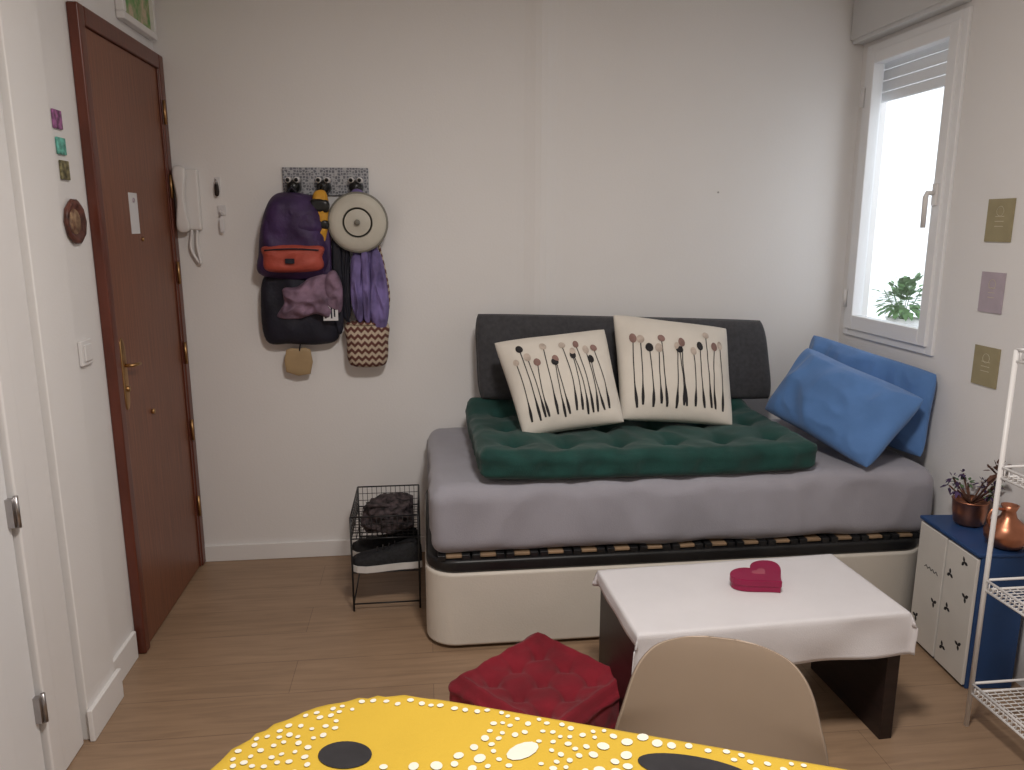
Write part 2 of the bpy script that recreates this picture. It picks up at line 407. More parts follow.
p=empty('framed_picture')
box('frame_b',XL+.001,XL+.03,2.97,3.31,2.165,2.19,M_trim,p,.004); box('frame_t',XL+.001,XL+.03,2.97,3.31,2.455,2.48,M_trim,p,.004)
box('frame_l',XL+.001,XL+.03,2.97,2.995,2.19,2.455,M_trim,p,.004); box('frame_r',XL+.001,XL+.03,3.285,3.31,2.19,2.455,M_trim,p,.004)
box('print',XL+.001,XL+.015,2.995,3.285,2.19,2.455,M_art,p)
for i,(z0,z1,m) in enumerate(((1.738,1.79,M_mag1),(1.668,1.715,M_mag2),(1.598,1.652,M_mag3))):
    box('fridge_magnet',XL+.001,XL+.008,2.395+.006*i,2.447+.006*i,z0,z1,m,None,.002)
pe=empty('decorative_plate')
lathe('rim',[(.001,.008),(.04,.008),(.05,.014),(.062,.016),(.068,.010),(.060,.001)],(XL,2.455,1.48),M_plate,pe,10,'X')
lathe('centre',[(.001,.0095),(.036,.0095),(.038,.007)],(XL,2.455,1.48),M_plate2,pe,24,'X')
s=empty('light_switch'); box('plate',XL+.001,XL+.012,2.392,2.465,1.055,1.13,M_white,s,.003); box('rocker',XL+.012,XL+.017,2.405,2.452,1.068,1.117,M_white,s,.002)

# ---------------- intercom ----------------
ic=empty('intercom')
box('base',-.985,-.895,YB-.03,YB-.0005,1.45,1.69,M_white,ic,.008)
puff('handset',[(-.024,-.12),(.024,-.12),(.020,-.05),(.016,0),(.020,.05),(.024,.12),(-.024,.12),(-.016,0)],(-.960,YB-.045,1.57),(1,0,0),(0,0,1),(0,-1,0),.022,M_white,ic)
tube('cord',catmull([(-.935,YB-.02,1.452),(-.945,YB-.02,1.38),(-.925,YB-.02,1.33),(-.910,YB-.025,1.32),(-.92,YB-.02,1.39),(-.915,YB-.02,1.45)],6,False),.006,M_white,ic)
k=empty('wall_key_hook'); box('plate',-.835,-.815,YB-.008,YB-.0005,1.60,1.66,M_paper,k,.002)
tube('hook',[(-.825,YB-.008,1.64),(-.825,YB-.03,1.632),(-.825,YB-.03,1.65)],.003,M_steel,k); puff('keys',[(-.008,-.022),(.008,-.02),(.007,.022),(-.007,.022)],(-.826,YB-.02,1.61),(1,0,0),(0,0,1),(0,-1,0),.005,M_espresso,k)
k=empty('wall_key_hook'); box('plate',-.83,-.80,YB-.008,YB-.0005,1.51,1.55,M_paper,k,.002)
tube('hook',[(-.815,YB-.008,1.52),(-.815,YB-.03,1.512),(-.815,YB-.03,1.53)],.003,M_white,k); puff('tag',[(-.008,-.03),(.008,-.03),(.008,.02),(-.008,.02)],(-.815,YB-.025,1.475),(1,0,0),(0,0,1),(0,-1,0),.004,M_paper,k)
lathe('wall_nail',[(.001,.004),(.004,.003),(.004,0)],(1.285,YB-.0005,1.61),M_steel,None,12,'Y')

# ---------------- coat rack with bags ----------------
AX=((1,0,0),(0,0,1),(0,-1,0))
cr=empty('coat_rack')
box('panel',-.565,-.22,YB-.016,YB-.0005,1.59,1.70,M_rp,cr,.002)
for i,x in enumerate((-.52,-.40,-.27)):
    lathe('frog_head_%d'%i,[(.001,.050),(.016,.048),(.026,.038),(.030,.0)],(x,YB-.016,1.622),M_black2,cr,20,'Y')
    for sx in(-.017,.017):
        lathe('eye_white_%d'%i,[(.001,.052),(.006,.050),(.012,.040),(.013,0)],(x+sx,YB-.018,1.648),M_white,cr,14,'Y')
        lathe('eye_pupil_%d'%i,[(.001,.004),(.008,.0)],(x+sx,YB-.069,1.648),M_black2,cr,10,'Y')
    tube('hook_%d'%i,[(x,YB-.016,1.61),(x,YB-.05,1.60),(x,YB-.07,1.605),(x,YB-.075,1.625)],.005,M_black2,cr)
yb=YB-.02
b=empty('backpack')
puff('body',[(-.135,-.17),(.115,-.17),(.130,0),(.120,.09),(.075,.15),(-.03,.165),(-.085,.14),(-.125,.05),(-.145,-.07)],(-.520,yb-.050,1.435),*AX,.085,M_purple,b,amp=.018,back=.4,ns=9)
puff('front_pocket',[(-.11,-.052),(-.03,-.062),(.105,-.052),(.115,.0),(.105,.045),(-.105,.045),(-.118,0)],(-.520,yb-.113,1.345),*AX,.045,M_orange,b,amp=.008,ns=16)
tube('pocket_zip',catmull([(-.625,yb-.15,1.372),(-.52,yb-.167,1.378),(-.415,yb-.15,1.372)],5,False),.003,M_navy,b)
puff('lid_flap',[(-.11,-.06),(.10,-.055),(.11,.02),(.05,.07),(-.04,.075),(-.10,.03)],(-.520,yb-.090,1.485),*AX,.045,M_purple,b,amp=.016,ns=11)
box('label',-.545,-.510,yb-.167,yb-.157,1.32,1.340,M_navy,b,.002)
tube('top_loop',catmull([(-.545,yb-.07,1.57),(-.53,yb-.065,1.610),(-.51,yb-.065,1.610),(-.495,yb-.07,1.57)],6,False),.006,M_navy,b)
puff('strap',[(-.018,-.17),(.012,-.18),(.02,-.02),(.012,.15),(-.012,.16),(-.012,0)],(-.395,yb-.075,1.39),*AX,.012,M_purple,b,amp=.008,ns=20)
b=empty('navy_tote_bag')
puff('body',[(-.15,-.15),(-.05,-.165),(.07,-.17),(.15,-.14),(.155,.0),(.13,.13),(0,.15),(-.13,.13),(-.162,.02)],(-.515,yb-.025,1.145),*AX,.052,M_navy,b,amp=.020,back=.35,ns=8)
puff('mauve_cloth',[(-.13,-.065),(-.05,-.075),(.03,-.055),(.09,-.075),(.12,-.01),(.085,.05),(.10,.11),(.02,.10),(-.04,.06),(-.10,.05),(-.10,-.01)],(-.475,yb-.075,1.165),*AX,.040,M_mauve,b,amp=.034,ns=16)
puff('mauve_fold',[(-.02,-.07),(.03,-.08),(.04,.02),(.01,.09),(-.03,.05)],(-.375,yb-.085,1.20),*AX,.03,M_mauve,b,amp=.02,ns=20)
box('woven_label',-.415,-.355,yb-.112,yb-.105,1.085,1.15,M_paper,b,.002)
for i in range(4): box('woven_label_print_%d'%i,-.408+.012*i,-.402+.012*i,yb-.1135,yb-.112,1.095+.006*(i%2),1.142,M_navy,b)
puff('side_strap',[(-.018,-.2),(.016,-.2),(.016,.2),(-.016,.2)],(-.355,yb-.055,1.27),*AX,.012,M_navy,b,amp=.006)
b=empty('luggage_tag'); puff('leather',[(-.05,-.045),(.05,-.055),(.055,.05),(.0,.055),(-.045,.05)],(-.540,yb-.03,.905),*AX,.008,M_tan,b,smooth_n=2)
tube('string',[(-.53,yb-.035,.95),(-.52,yb-.035,1.01)],.003,M_navy,b)
b=empty('yellow_umbrella')
puff('fold',[(-.02,-.12),(.012,-.12),(.03,-.05),(.035,.04),(.02,.09),(-.02,.085),(-.03,.04),(-.02,-.02)],(-.41,yb-.075,1.515),*AX,.03,M_yel,b,amp=.012,ns=25)
puff('black_band',[(-.03,-.02),(.03,-.03),(.035,.015),(-.03,.02)],(-.41,yb-.100,1.55),*AX,.014,M_black2,b)
puff('black_band_low',[(-.022,-.012),(.028,-.02),(.03,.012),(-.022,.014)],(-.41,yb-.098,1.475),*AX,.014,M_black2,b)
tube('loop',catmull([(-.42,yb-.06,1.59),(-.41,yb-.06,1.625),(-.395,yb-.06,1.625),(-.39,yb-.06,1.59)],6,False),.005,M_black2,b)
b=empty('lilac_scarf')
puff('fold_a',[(-.03,-.19),(.03,-.20),(.085,-.12),(.075,.0),(.04,.16),(.0,.2),(-.04,.18),(-.05,0),(-.055,-.12)],(-.245,yb-.035,1.27),*AX,.035,M_lilac,b,amp=.028,ns=15,aniso=(1.6,1,.6))
puff('fold_b',[(-.03,-.12),(.020,-.21),(.050,-.15),(.055,-.04),(.03,.12),(-.01,.13),(-.02,0)],(-.205,yb-.064,1.23),*AX,.028,M_lilac,b,amp=.022,ns=20,aniso=(1.6,1,.5))
puff('fold_c',[(-.025,-.09),(.0,-.15),(.02,-.12),(.015,.0),(.02,.12),(-.02,.12),(-.03,0)],(-.275,yb-.066,1.22),*AX,.022,M_lilac,b,amp=.02,ns=20,aniso=(1.6,1,.5))
puff('fold_d',[(-.012,-.14),(.012,-.15),(.02,.0),(.012,.13),(-.014,.13),(-.014,0)],(-.240,yb-.080,1.23),*AX,.018,M_lilac,b,amp=.012,ns=24,aniso=(1.6,1,.5))
puff('fold_top',[(-.03,-.07),(.03,-.07),(.035,.03),(.0,.06),(-.03,.03)],(-.265,yb-.055,1.555),*AX,.018,M_lilac,b,amp=.02,ns=20)
b=empty('dark_sling_strap'); puff('strap',[(-.015,-.22),(.015,-.22),(.02,.0),(.03,.2),(.0,.22),(-.015,.0)],(-.325,yb-.045,1.32),*AX,.012,M_navy,b,amp=.01,ns=14)
b=empty('enamel_lid')
lc=(-.262,yb-.085,1.48)
lathe('disc',[(.001,.026),(.04,.026),(.055,.020),(.080,.024),(.10,.018),(.112,.013),(.116,.004),(.112,-.004),(.001,-.004)],lc,M_hat,b,40,'Y')
lathe('rim',[(.110,.008),(.118,.010),(.122,.003),(.118,-.006),(.110,-.004)],lc,M_hatd,b,40,'Y')
lathe('ring',[(.058,.021),(.059,.023),(.060,.023),(.061,.021)],lc,M_hatd,b,40,'Y')
lathe('knob',[(.001,.046),(.008,.045),(.012,.040),(.010,.034),(.006,.03),(.006,.024)],lc,M_hatd,b,24,'Y')
tube('bracket',[(lc[0],YB-.02,1.60),(lc[0],YB-.07,1.602)],.004,M_black2,b)
b=empty('woven_shoulder_bag')
puff('body',[(-.083,-.08),(-.05,-.105),(.05,-.105),(.08,-.08),(.087,.0),(.08,.085),(-.08,.085),(-.087,0)],(-.245,yb-.045,.985),*AX,.05,M_zig,b,amp=.008,ns=10,back=.5)
tube('opening_rim',[(-.245+.080*math.cos(a*.524),yb-.058+.028*math.sin(a*.524),1.066) for a in range(12)],.006,M_zig,b,8,True)
tube('strap_a',catmull([(-.318,yb-.05,1.06),(-.325,yb-.06,1.25),(-.30,yb-.06,1.45),(-.275,yb-.05,1.60)],6,False),.005,M_navy,b)
tube('strap_b',catmull([(-.168,yb-.05,1.06),(-.150,yb-.05,1.2),(-.20,yb-.05,1.45),(-.265,yb-.05,1.60)],6,False),.005,M_zig,b)

# ---------------- window ----------------
w=empty('window_1')
X0=XR-.012
def fr(n,y0,y1,z0,z1,x0=X0,x1=XR+.05): box(n,x0,x1,y0,y1,z0,z1,M_pvc,w,.004)
t=.040; g=.001
fr('frame_near',wy0+g,wy0+t,wz0+g,wz1-g);fr('frame_far',wy1-t,wy1-g,wz0+g,wz1-g);fr('frame_bottom',wy0+t,wy1-t,wz0+g,wz0+t);fr('frame_top',wy0+t,wy1-t,wz1-t,wz1-g)
s0,s1,q0,q1=wy0+.030,wy1-.035,wz0+.032,wz1-.035; t2=.048; xs=XR-.024
fr('sash_near',s0,s0+t2,q0,q1,xs,XR+.022);fr('sash_far',s1-t2,s1,q0,q1,xs,XR+.022);fr('sash_bottom',s0+t2,s1-t2,q0,q0+t2+.015,xs,XR+.022);fr('sash_top',s0+t2,s1-t2,q1-t2,q1,xs,XR+.022)
box('glass',XR+.002,XR+.006,s0+t2,s1-t2,q0+t2+.015,q1-t2,M_glass,w)
box('handle_base',xs-.010,xs,s0+.012,s0+.038,1.54,1.62,M_white,w,.003)
tube('handle',[(xs-.008,s0+.025,1.585),(xs-.036,s0+.025,1.585),(xs-.040,s0+.026,1.57),(xs-.038,s0+.027,1.46)],[.009,.009,.010,.009],M_white,w,10)
for i in range(4):
    z=wz1-.05-.045*i
    box('shutter_slat_%d'%i,XR+.065,XR+.078,wy0+.01,wy1-.01,z-.043,z,M_pvc,w,.005)
for i,z in enumerate((1.15,2.0)): tube('sash_hinge_%d'%i,[(xs-.004,s1+.008,z-.04),(xs-.004,s1+.008,z+.04)],.008,M_white,w)
sb=empty('roller_shutter_box')
box('case',XR-.062,XR-.001,2.665,3.325,2.225,2.42,M_box,sb,.006)
box('lid_lip',XR-.068,XR-.062,2.66,3.33,2.24,2.40,M_box,sb,.002)
box('courtyard_wall',3.3,3.4,1.0,9.0,-.5,5.0,M_ext)
box('window_ledge',XR+.102,XR+.45,2.5,4.2,.90,.955,M_ext)
pl=empty('potted_plant')
lathe('pot',[(.05,0),(.07,.08),(.075,.10),(.066,.10),(.06,.085),(.001,.085)],(2.17,3.28,.956),M_white,pl)
def leaves(name,c,n,rad,L,m,parent,seed=1,zmin=-.2):
    random.seed(seed); vs=[];fs=[]
    for i in range(n):
        th=random.uniform(0,6.28); ph=random.uniform(zmin,1.3); r=random.uniform(.2,1)*rad
        dr=Vector((math.cos(th)*math.cos(ph),math.sin(th)*math.cos(ph),math.sin(ph)))
        p=Vector(c)+dr*r; s=dr.cross(Vector((0,0,1))).normalized(); ll=L*random.uniform(.6,1.2); wd=ll*.28
        k=Vector((0,0,-ll*.25)); o=len(vs)
        vs+= [p,p+dr*ll*.35+s*wd,p+dr*ll*.8+s*wd*.5+k*.5,p+dr*ll+k,p+dr*ll*.8-s*wd*.5+k*.5,p+dr*ll*.35-s*wd]
        fs.append(tuple(range(o,o+6)))
    return mesh(name,vs,fs,m,parent)
leaves('foliage',(2.17,3.28,1.12),260,.12,.05,M_leaf,pl,3,-.5)
tubes('stems',[((2.17,3.28,1.03),(2.17+random.uniform(-.08,.08),3.28+random.uniform(-.08,.08),1.18)) for i in range(8)],.002,M_leaf,pl)

# ---------------- wall cards ----------------
for (y0,y1,z0,z1,m) in ((2.345,2.465,1.415,1.555,M_olive),(2.345,2.455,1.18,1.315,M_pinkc),(2.325,2.445,.93,1.065,M_olive)):
    c=empty('wall_card'); box('card',XR-.0045,XR-.0015,y0,y1,z0,z1,m,c)
    for i in range(3):
        zz=z0+.05+i*.016; box('print_line_%d'%i,XR-.0050,XR-.0045,y0+.04,y1-.04,zz,zz+.002,M_ink,c)
    tube('print_circle',[(XR-.0048,(y0+y1)/2+.016*math.cos(a*.524),z1-.04+.016*math.sin(a*.524)) for a in range(12)],.0008,M_ink,c,5,True)

# ---------------- daybed ----------------
bed=empty('daybed')
bx0,bx1,by0,by1=-.02,1.85,2.475,3.32
def plain(n,c,half,rv,z0,z1,m,seg=8,inset=0):
    pts=[]
    for (sx,sy) in((1,1),(-1,1),(-1,-1),(1,-1)):
        a0={(1,1):0,(-1,1):90,(-1,-1):180,(1,-1):270}[(sx,sy)]
        for k in range(seg+1):
            a=math.radians(a0+90*k/seg); pts.append((c[0]+sx*(half[0]-rv)+rv*math.cos(a),c[1]+sy*(half[1]-rv)+rv*math.sin(a)))
    n_=len(pts); vs=[(x,y,z0) for x,y in pts]+[(x,y,z1) for x,y in pts]
    fs=[(i,(i+1)%n_,n_+(i+1)%n_,n_+i) for i in range(n_)]+[tuple(range(n_)),tuple(range(n_,2*n_))]
    o=mesh(n,vs,fs,m,bed,True); b=o.modifiers.new('b','BEVEL'); b.width=.012; b.segments=3; b.limit_method='ANGLE'; b.angle_limit=.9; o.modifiers.new('w','WEIGHTED_NORMAL'); return o
cx,cy=(bx0+bx1)/2,(by0+by1)/2; hx,hy=(bx1-bx0)/2,(by1-by0)/2
plain('storage_base',(cx,cy),(hx,hy),.11,.012,.288,M_leather,10)
plain('base_foot',(cx,cy),(hx-.03,hy-.03),.09,.0,.012,M_black,8)
plain('slat_frame',(cx,cy),(hx-.004,hy-.004),.11,.288,.334,M_black,10)
box('vent_label',.60,.625,by0-.001,by0+.002,.17,.26,M_paper,bed,.001)
for i in range(15):
    x=bx0+.10+i*(bx1-bx0-.20)/14
    box('slat_%d'%i,x-.028,x+.028,by0+.018,by1-.02,.338,.349,M_slat,bed,.003)
    box('slat_clip_%d'%i,x+.028,x+.056,by0+.012,by0+.05,.332,.352,M_black,bed,.002)
    box('slat_clip_far_%d'%i,x-.056,x-.028,by0+.012,by0+.05,.332,.352,M_black,bed,.002)
def mdisp(q,n):
    o=Vector((0,0,0)); side=max(0,1-abs(n.z)*2)
    f=noise.noise(Vector((q.x*5,q.y*5,q.z*1.6)))*.011+.011*ridge(Vector((q.x*8,q.y*8,q.z*3+q.x*2)))
    o+=n*f*side
    if q.z<-.04: o+=Vector((0,0,.014*noise.noise(Vector((q.x*5,q.y*5,2)))))
    if n.z>.5: o+=Vector((0,0,1))*(.005*noise.noise(Vector((q.x*7+q.y*3,q.y*6,0)))+.006*ridge(Vector((q.x*4+q.y*5,q.y*3,1))))
    return o
rbox('mattress',(cx+.010,cy-.002,.474),(hx-.012,hy-.010,.125),.05,.016,M_sheet,bed,mdisp)

# green futon topper
fu=empty('futon_cushion')
tufts=[(x,y) for x in(-.48,-.29,-.097,.097,.29,.48) for y in(-.22,0,.22)]
fhx,fhy,fhz=.605,.36,.050
def fdisp(q,n):
    o=Vector((0,0,0))
    if n.z>.2:
        s=0
        for tx,ty in tufts:
            dx=abs(q.x-tx);dy=abs(q.y-ty);d2=dx*dx+dy*dy; s+=math.exp(-d2/.0009)*1.0+math.exp(-d2/.006)*.55
            if dy<.12: s+=.35*math.exp(-dx*dx/.0002)*math.exp(-dy*dy/.006)
            if dx<.10: s+=.25*math.exp(-dy*dy/.0002)*math.exp(-dx*dx/.004)
        o+=Vector((0,0,-.026*min(s,1.6)))
        o+=Vector((0,0,.007*ridge(q*11)+.006))
    side=max(0,1-abs(n.z)*1.3)
    o+=n*side*(-.010*math.cos(q.x/.193*2*math.pi)*(abs(n.y)) + .011*ridge(Vector((q.x*14,q.y*14,q.z*6))))
    o+=n*side*(.009*math.exp(-((q.z-.025)/.007)**2)+.009*math.exp(-((q.z+.032)/.007)**2))
    if q.y>.2: o+=Vector((0,0,(q.y-.2)*.25))
    if q.x<-.35: o+=Vector((0,0,(-q.x-.35)*.06))
    o+=Vector((0,0,.010*noise.noise(Vector((q.x*2,q.y*2,4)))))
    return o
rbox('topper',(.775,2.845,.654),(fhx,fhy,fhz),.034,.010,M_green,fu,fdisp,rot=math.radians(.8))

bc=empty('back_cushion')
pillow('cover',[(.205,3.22,1.105),(1.475,3.22,1.06),(1.51,3.16,.72),(.215,3.16,.75)],.14,M_dgrey,bc,pinch=.006,amp=.014,ns=4,power=.2,n=52,rc=.025,piping=.004)

def printed(c,th,seed,stems):
    e=empty('throw_cushion')
    o,S=pillow('cover',c,th,M_cream,e,pinch=.035,amp=.007,seed=seed,power=.42,rc=.02)
    rnd=random.Random(seed)
    vs=[];fs=[]
    buds={0:([],[]),1:([],[]),2:([],[])}
    for i in range(stems):
        u0=.12+.76*i/(stems-1)+rnd.uniform(-.02,.02); u1=u0+rnd.uniform(-.03,.03); v0=.08+rnd.uniform(0,.05); v1=.60+.12*rnd.random()+(.09 if i%3==1 else 0)
        cv=rnd.uniform(-.02,.02); o0=len(vs); K=18
        for k in range(K+1):
            t=k/K; u=u0+(u1-u0)*t+cv*math.sin(math.pi*t); v=v0+(v1-v0)*t; wdt=.0042+.009*math.exp(-((t-.12)/.14)**2)
            vs+= [S(u-wdt,v,1,.0014),S(u+wdt,v,1,.0014)]
            if k<K: fs.append((o0+2*k,o0+2*k+1,o0+2*k+3,o0+2*k+2))
        B=buds[[2,0,1,2,0,2,1][(i+seed)%7]]; ob=len(B[0]); a=.026+rnd.random()*.008; bb=.038+rnd.random()*.016
        B[0].append(S(u1,v1+.02,1,.0026))
        for k in range(14):
            t=2*math.pi*k/14; B[0].append(S(u1+a*math.cos(t),v1+.02+bb*math.sin(t)*(1 if math.sin(t)>0 else .8),1,.0022))
        for k in range(14): B[1].append((ob,ob+1+k,ob+1+(k+1)%14))
    mesh('printed_stems',vs,fs,M_stem,e)
    for k,m in((0,M_stem),(1,M_bud1),(2,M_bud2)):
        if buds[k][0]: mesh('printed_buds_%d'%k,buds[k][0],buds[k][1],m,e)
printed([(.262,2.98,1.02),(.710,2.98,1.067),(.742,2.75,.738),(.353,2.75,.692)],.16,3,14)
printed([(.750,3.03,1.12),(1.235,3.03,1.055),(1.185,2.79,.700),(.735,2.79,.738)],.16,9,13)

pb=empty('bed_pillow'); pillow('pillowcase',[(1.70,3.22,1.005),(1.880,2.58,.935),(1.835,2.56,.61),(1.60,3.18,.66)],.13,M_blue,pb,pinch=.04,amp=.026,ns=5,seed=5,power=.45,rc=.05,n=70)
pb=empty('bed_pillow'); pillow('pillowcase',[(1.585,3.03,.975),(1.78,2.50,.865),(1.565,2.47,.605),(1.395,3.00,.71)],.19,M_blue,pb,pinch=.05,amp=.030,ns=5,seed=11,power=.48,rc=.05,n=70)

# ---------------- shoe rack ----------------
r=empty('shoe_rack')
rx0,rx1,ry0,ry1=-.300,-.045,2.80,3.15
S_=[]
for x in(rx0,rx1):
    for y in(ry0,ry1): S_.append(((x,y,0),(x,y,.385)))
tubes('posts',S_,.004,M_black,r)
S_=[];T_=[]
zb=.298
for z in(.385,zb,.16,.03):
    S_+=[((rx0,ry0,z),(rx1,ry0,z)),((rx0,ry1,z),(rx1,ry1,z)),((rx0,ry0,z),(rx0,ry1,z)),((rx1,ry0,z),(rx1,ry1,z))]
    if z in(zb,.16):
        for i in range(1,13):
            x=rx0+(rx1-rx0)*i/13; T_.append(((x,ry0,z),(x,ry1,z)))
            if z>.2: T_+=[((x,ry0,zb),(x,ry0,.385)),((x,ry1,zb),(x,ry1,.385))]
        for i in range(1,12):
            y=ry0+(ry1-ry0)*i/12; T_.append(((rx0,y,z),(rx1,y,z)))
            if z>.2: T_+=[((rx0,y,zb),(rx0,y,.385)),((rx1,y,zb),(rx1,y,.385))]
for z in(.325,.355):
    T_+=[((rx0,ry0,z),(rx1,ry0,z)),((rx0,ry1,z),(rx1,ry1,z)),((rx0,ry0,z),(rx0,ry1,z)),((rx1,ry0,z),(rx1,ry1,z))]
tubes('shelf_rims',S_,.003,M_black,r); tubes('shelf_wires',T_,.0013,M_black,r)
def shoe(c,rot,L=.27,m=M_shoe):
    e=empty('sneaker',c,(0,0,rot))
    prof=[(-.5,.030,.055),(-.46,.036,.085),(-.35,.038,.092),(-.2,.037,.075),(-.05,.040,.062),(.15,.047,.050),(.3,.048,.042),(.42,.038,.034),(.49,.018,.026)]
    vs=[];fs=[];K=12
    for t,wd,h in prof:
        for k in range(K+1):
            a=math.pi*k/K; vs.append((t*L,wd*math.cos(a),.022+h*math.sin(a)**.7))
    for i in range(len(prof)-1):
        for k in range(K): fs.append((i*(K+1)+k,i*(K+1)+k+1,(i+1)*(K+1)+k+1,(i+1)*(K+1)+k))
    fs.append(tuple(range(K+1))); fs.append(tuple((len(prof)-1)*(K+1)+k for k in range(K+1)))
    mesh('upper',vs,fs,m,e,True)
    out=[(t*L,wd+.004) for t,wd,h in prof]+[(.51*L,0)]+[(t*L,-wd-.004) for t,wd,h in reversed(prof)]
    vs=[(x,y,0) for x,y in out]+[(x,y,.026) for x,y in out]; n=len(out)
    mesh('sole',vs,[(i,(i+1)%n,n+(i+1)%n,n+i) for i in range(n)]+[tuple(range(n)),tuple(range(n,2*n))],M_sole,e)
    tubes('laces',[((x*L,-.02,.022+h),(x*L,.02,.022+h)) for x,h in((-.12,.070),(-.04,.063),(.05,.058),(.13,.052))],.003,M_black,e)
    return e
shoe((-.17,2.84,.1635),math.radians(184)); shoe((-.18,2.96,.1635),math.radians(177))
bg=empty('crumpled_bag')
bm=bmesh.new(); bmesh.ops.create_icosphere(bm,subdivisions=5,radius=1)
for v in bm.verts:
    q=v.co.copy(); s=1+.30*ridge(q*1.6)+.13*ridge(q*4)+.05*noise.noise(q*12)
    v.co=Vector((max(-.115,min(.09,q.x*.105*s-.012*q.z)),max(-.115,min(.14,q.y*.125*s)),max(-.045,q.z*.062*s+.015*q.x)))
me=bpy.data.meshes.new('bag'); bm.to_mesh(me); bm.free(); me.materials.append(M_sandal)
for p_ in me.polygons: p_.use_smooth=True
o=bpy.data.objects.new('bag',me); o.location=(-.155,2.93,zb+.048); link(o,bg)
tube('handle_loop',catmull([(-.20,2.88,.375),(-.23,2.86,.405),(-.17,2.85,.41),(-.12,2.88,.385)],6,False),.007,M_sandal,bg)

# ---------------- red floor pouf ----------------
po=empty('floor_cushion')
pt=[(x,y) for x in(-.105,0.0,.105) for y in(-.105,0.0,.105)]
def pdisp(q,n):
    o=Vector((0,0,0))
    e=max(abs(q.x),abs(q.y))
    if n.z>.2:
        s=sum(math.exp(-((q.x-a)**2+(q.y-b)**2)/.0005)+.55*math.exp(-((q.x-a)**2+(q.y-b)**2)/.0035) for a,b in pt)
        for a,b in pt:
            s+=.22*math.exp(-(q.x-a)**2/.0001)*math.exp(-(q.y-b)**2/.003)+.22*math.exp(-(q.y-b)**2/.0001)*math.exp(-(q.x-a)**2/.003)
        o+=Vector((0,0,-.024*min(1.5,s)+.006*ridge(q*14)+.010*math.exp(-((e-.175)/.012)**2)))
    side=max(0,1-abs(n.z)*1.3)
    o+=n*side*(.010*ridge(Vector((q.x*16,q.y*16,q.z*5)))+.010*math.exp(-((q.z-.045)/.007)**2)+.010*math.exp(-((q.z+.048)/.007)**2))
    o+=n*side*(.016*(abs(q.x*q.y)/.04-.35))
    return o
rbox('cushion',(.325,2.055,.074),(.197,.197,.070),.030,.0065,M_red,po,pdisp,rot=math.radians(40))

# ---------------- coffee table ----------------
ct_=empty('coffee_table',(.928,2.025,0),(0,0,math.radians(2.5)))
TX,TY=.396,.198
box('top',-TX,TX,-TY,TY,.375,.402,M_espresso,ct_,.002)
box('leg_panel_l',-TX+.005,-TX+.045,-TY+.01,TY-.01,0,.375,M_espresso,ct_,.002)
box('leg_panel_r',TX-.045,TX-.005,-TY+.01,TY-.01,0,.375,M_espresso,ct_,.002)
box('back_rail',-TX+.045,TX-.045,TY-.06,TY-.04,.28,.375,M_espresso,ct_,.002)
drape('tablecloth',-TX,TX,-TY,TY,.407,.045,.045,.13,.06,M_cloth,ct_,step=.010,seed=3,wave=.014,flare=.04)
hb=empty('heart_box')
ho=[]
for k in range(48):
    t=2*math.pi*k/48; x=math.sin(t)**3*.086+.010*math.sin(t); y=(13*math.cos(t)-4.2*math.cos(2*t)-1.6*math.cos(3*t)-.6*math.cos(4*t))/16*.080
    ho.append((x,y))
def extr(name,out,z0,z1,m,parent,c,rot,bev=.002,sc_=1):
    n=len(out); R=Matrix.Rotation(rot,2)
    pp=[R@Vector(p)*sc_+Vector(c) for p in out]
    vs=[(x,y,z0) for x,y in pp]+[(x,y,z1) for x,y in pp]
    o=mesh(name,vs,[(i,(i+1)%n,n+(i+1)%n,n+i) for i in range(n)]+[tuple(range(n)),tuple(range(n,2*n))],m,parent)
    if bev:
        b=o.modifiers.new('b','BEVEL'); b.width=bev; b.segments=2; b.limit_method='ANGLE'; b.angle_limit=1.0
    return o
hc=(.985,2.060); hr=math.radians(28)
extr('base',ho,.409,.434,M_heart,hb,hc,hr,0,.96)
extr('lid',ho,.426,.446,M_heart,hb,hc,hr,.004)
extr('lid_print',ho,.446,.4465,M_heartd,hb,hc,hr,0,.26)

# ---------------- cabinet ----------------
cb=empty('storage_cabinet',(1.795,2.215,0),(0,0,math.radians(-5)))
W,D,H=.085,.165,.455
box('carcass',-W+.012,W-.005,-D,D,0,H,M_cabblue,cb,.003)
box('top_panel',-W-.002,W-.005,-D-.003,D+.003,H,H+.012,M_cabblue,cb,.003)
box('door_panel_a',-W,-W+.012,.004,D-.004,.012,H-.008,M_cabwhite,cb,.003)
box('door_panel_b',-W,-W+.012,-D+.004,-.004,.012,H-.008,M_cabwhite,cb,.003)
for i,(y,z) in enumerate(((.035,.20),(-.035,.34),(-.125,.30),(-.04,.22),(-.12,.13),(-.04,.08),(.13,.10),(-.10,.41))):
    for j in range(3):
        a=j*2.09+.5+i; puff('leaf_mark_%d_%d'%(i,j),[(-.006,0),(0,-.010),(.006,0),(0,.010)],(-W-.0002,y+.009*math.cos(a),z+.009*math.sin(a)),(0,-math.sin(a),math.cos(a)),(0,math.cos(a),math.sin(a)),(-1,0,0),.0008,M_stem,cb,rings=3,smooth_n=3)
tubes('script_mark',[((-W-.0005,.03+.010*i,.30+.01*(i%2)),(-W-.0005,.040+.010*i,.31-.01*(i%2))) for i in range(8)],.0012,M_stem,cb)
cp_=empty('copper_plant_pot')
pc=(1.83,2.29,.468)
lathe('pot',[(.034,0),(.046,.01),(.052,.05),(.055,.085),(.058,.088),(.052,.09),(.048,.075),(.001,.07)],pc,M_copper,cp_)
random.seed(4); sg=[]; tips=[]
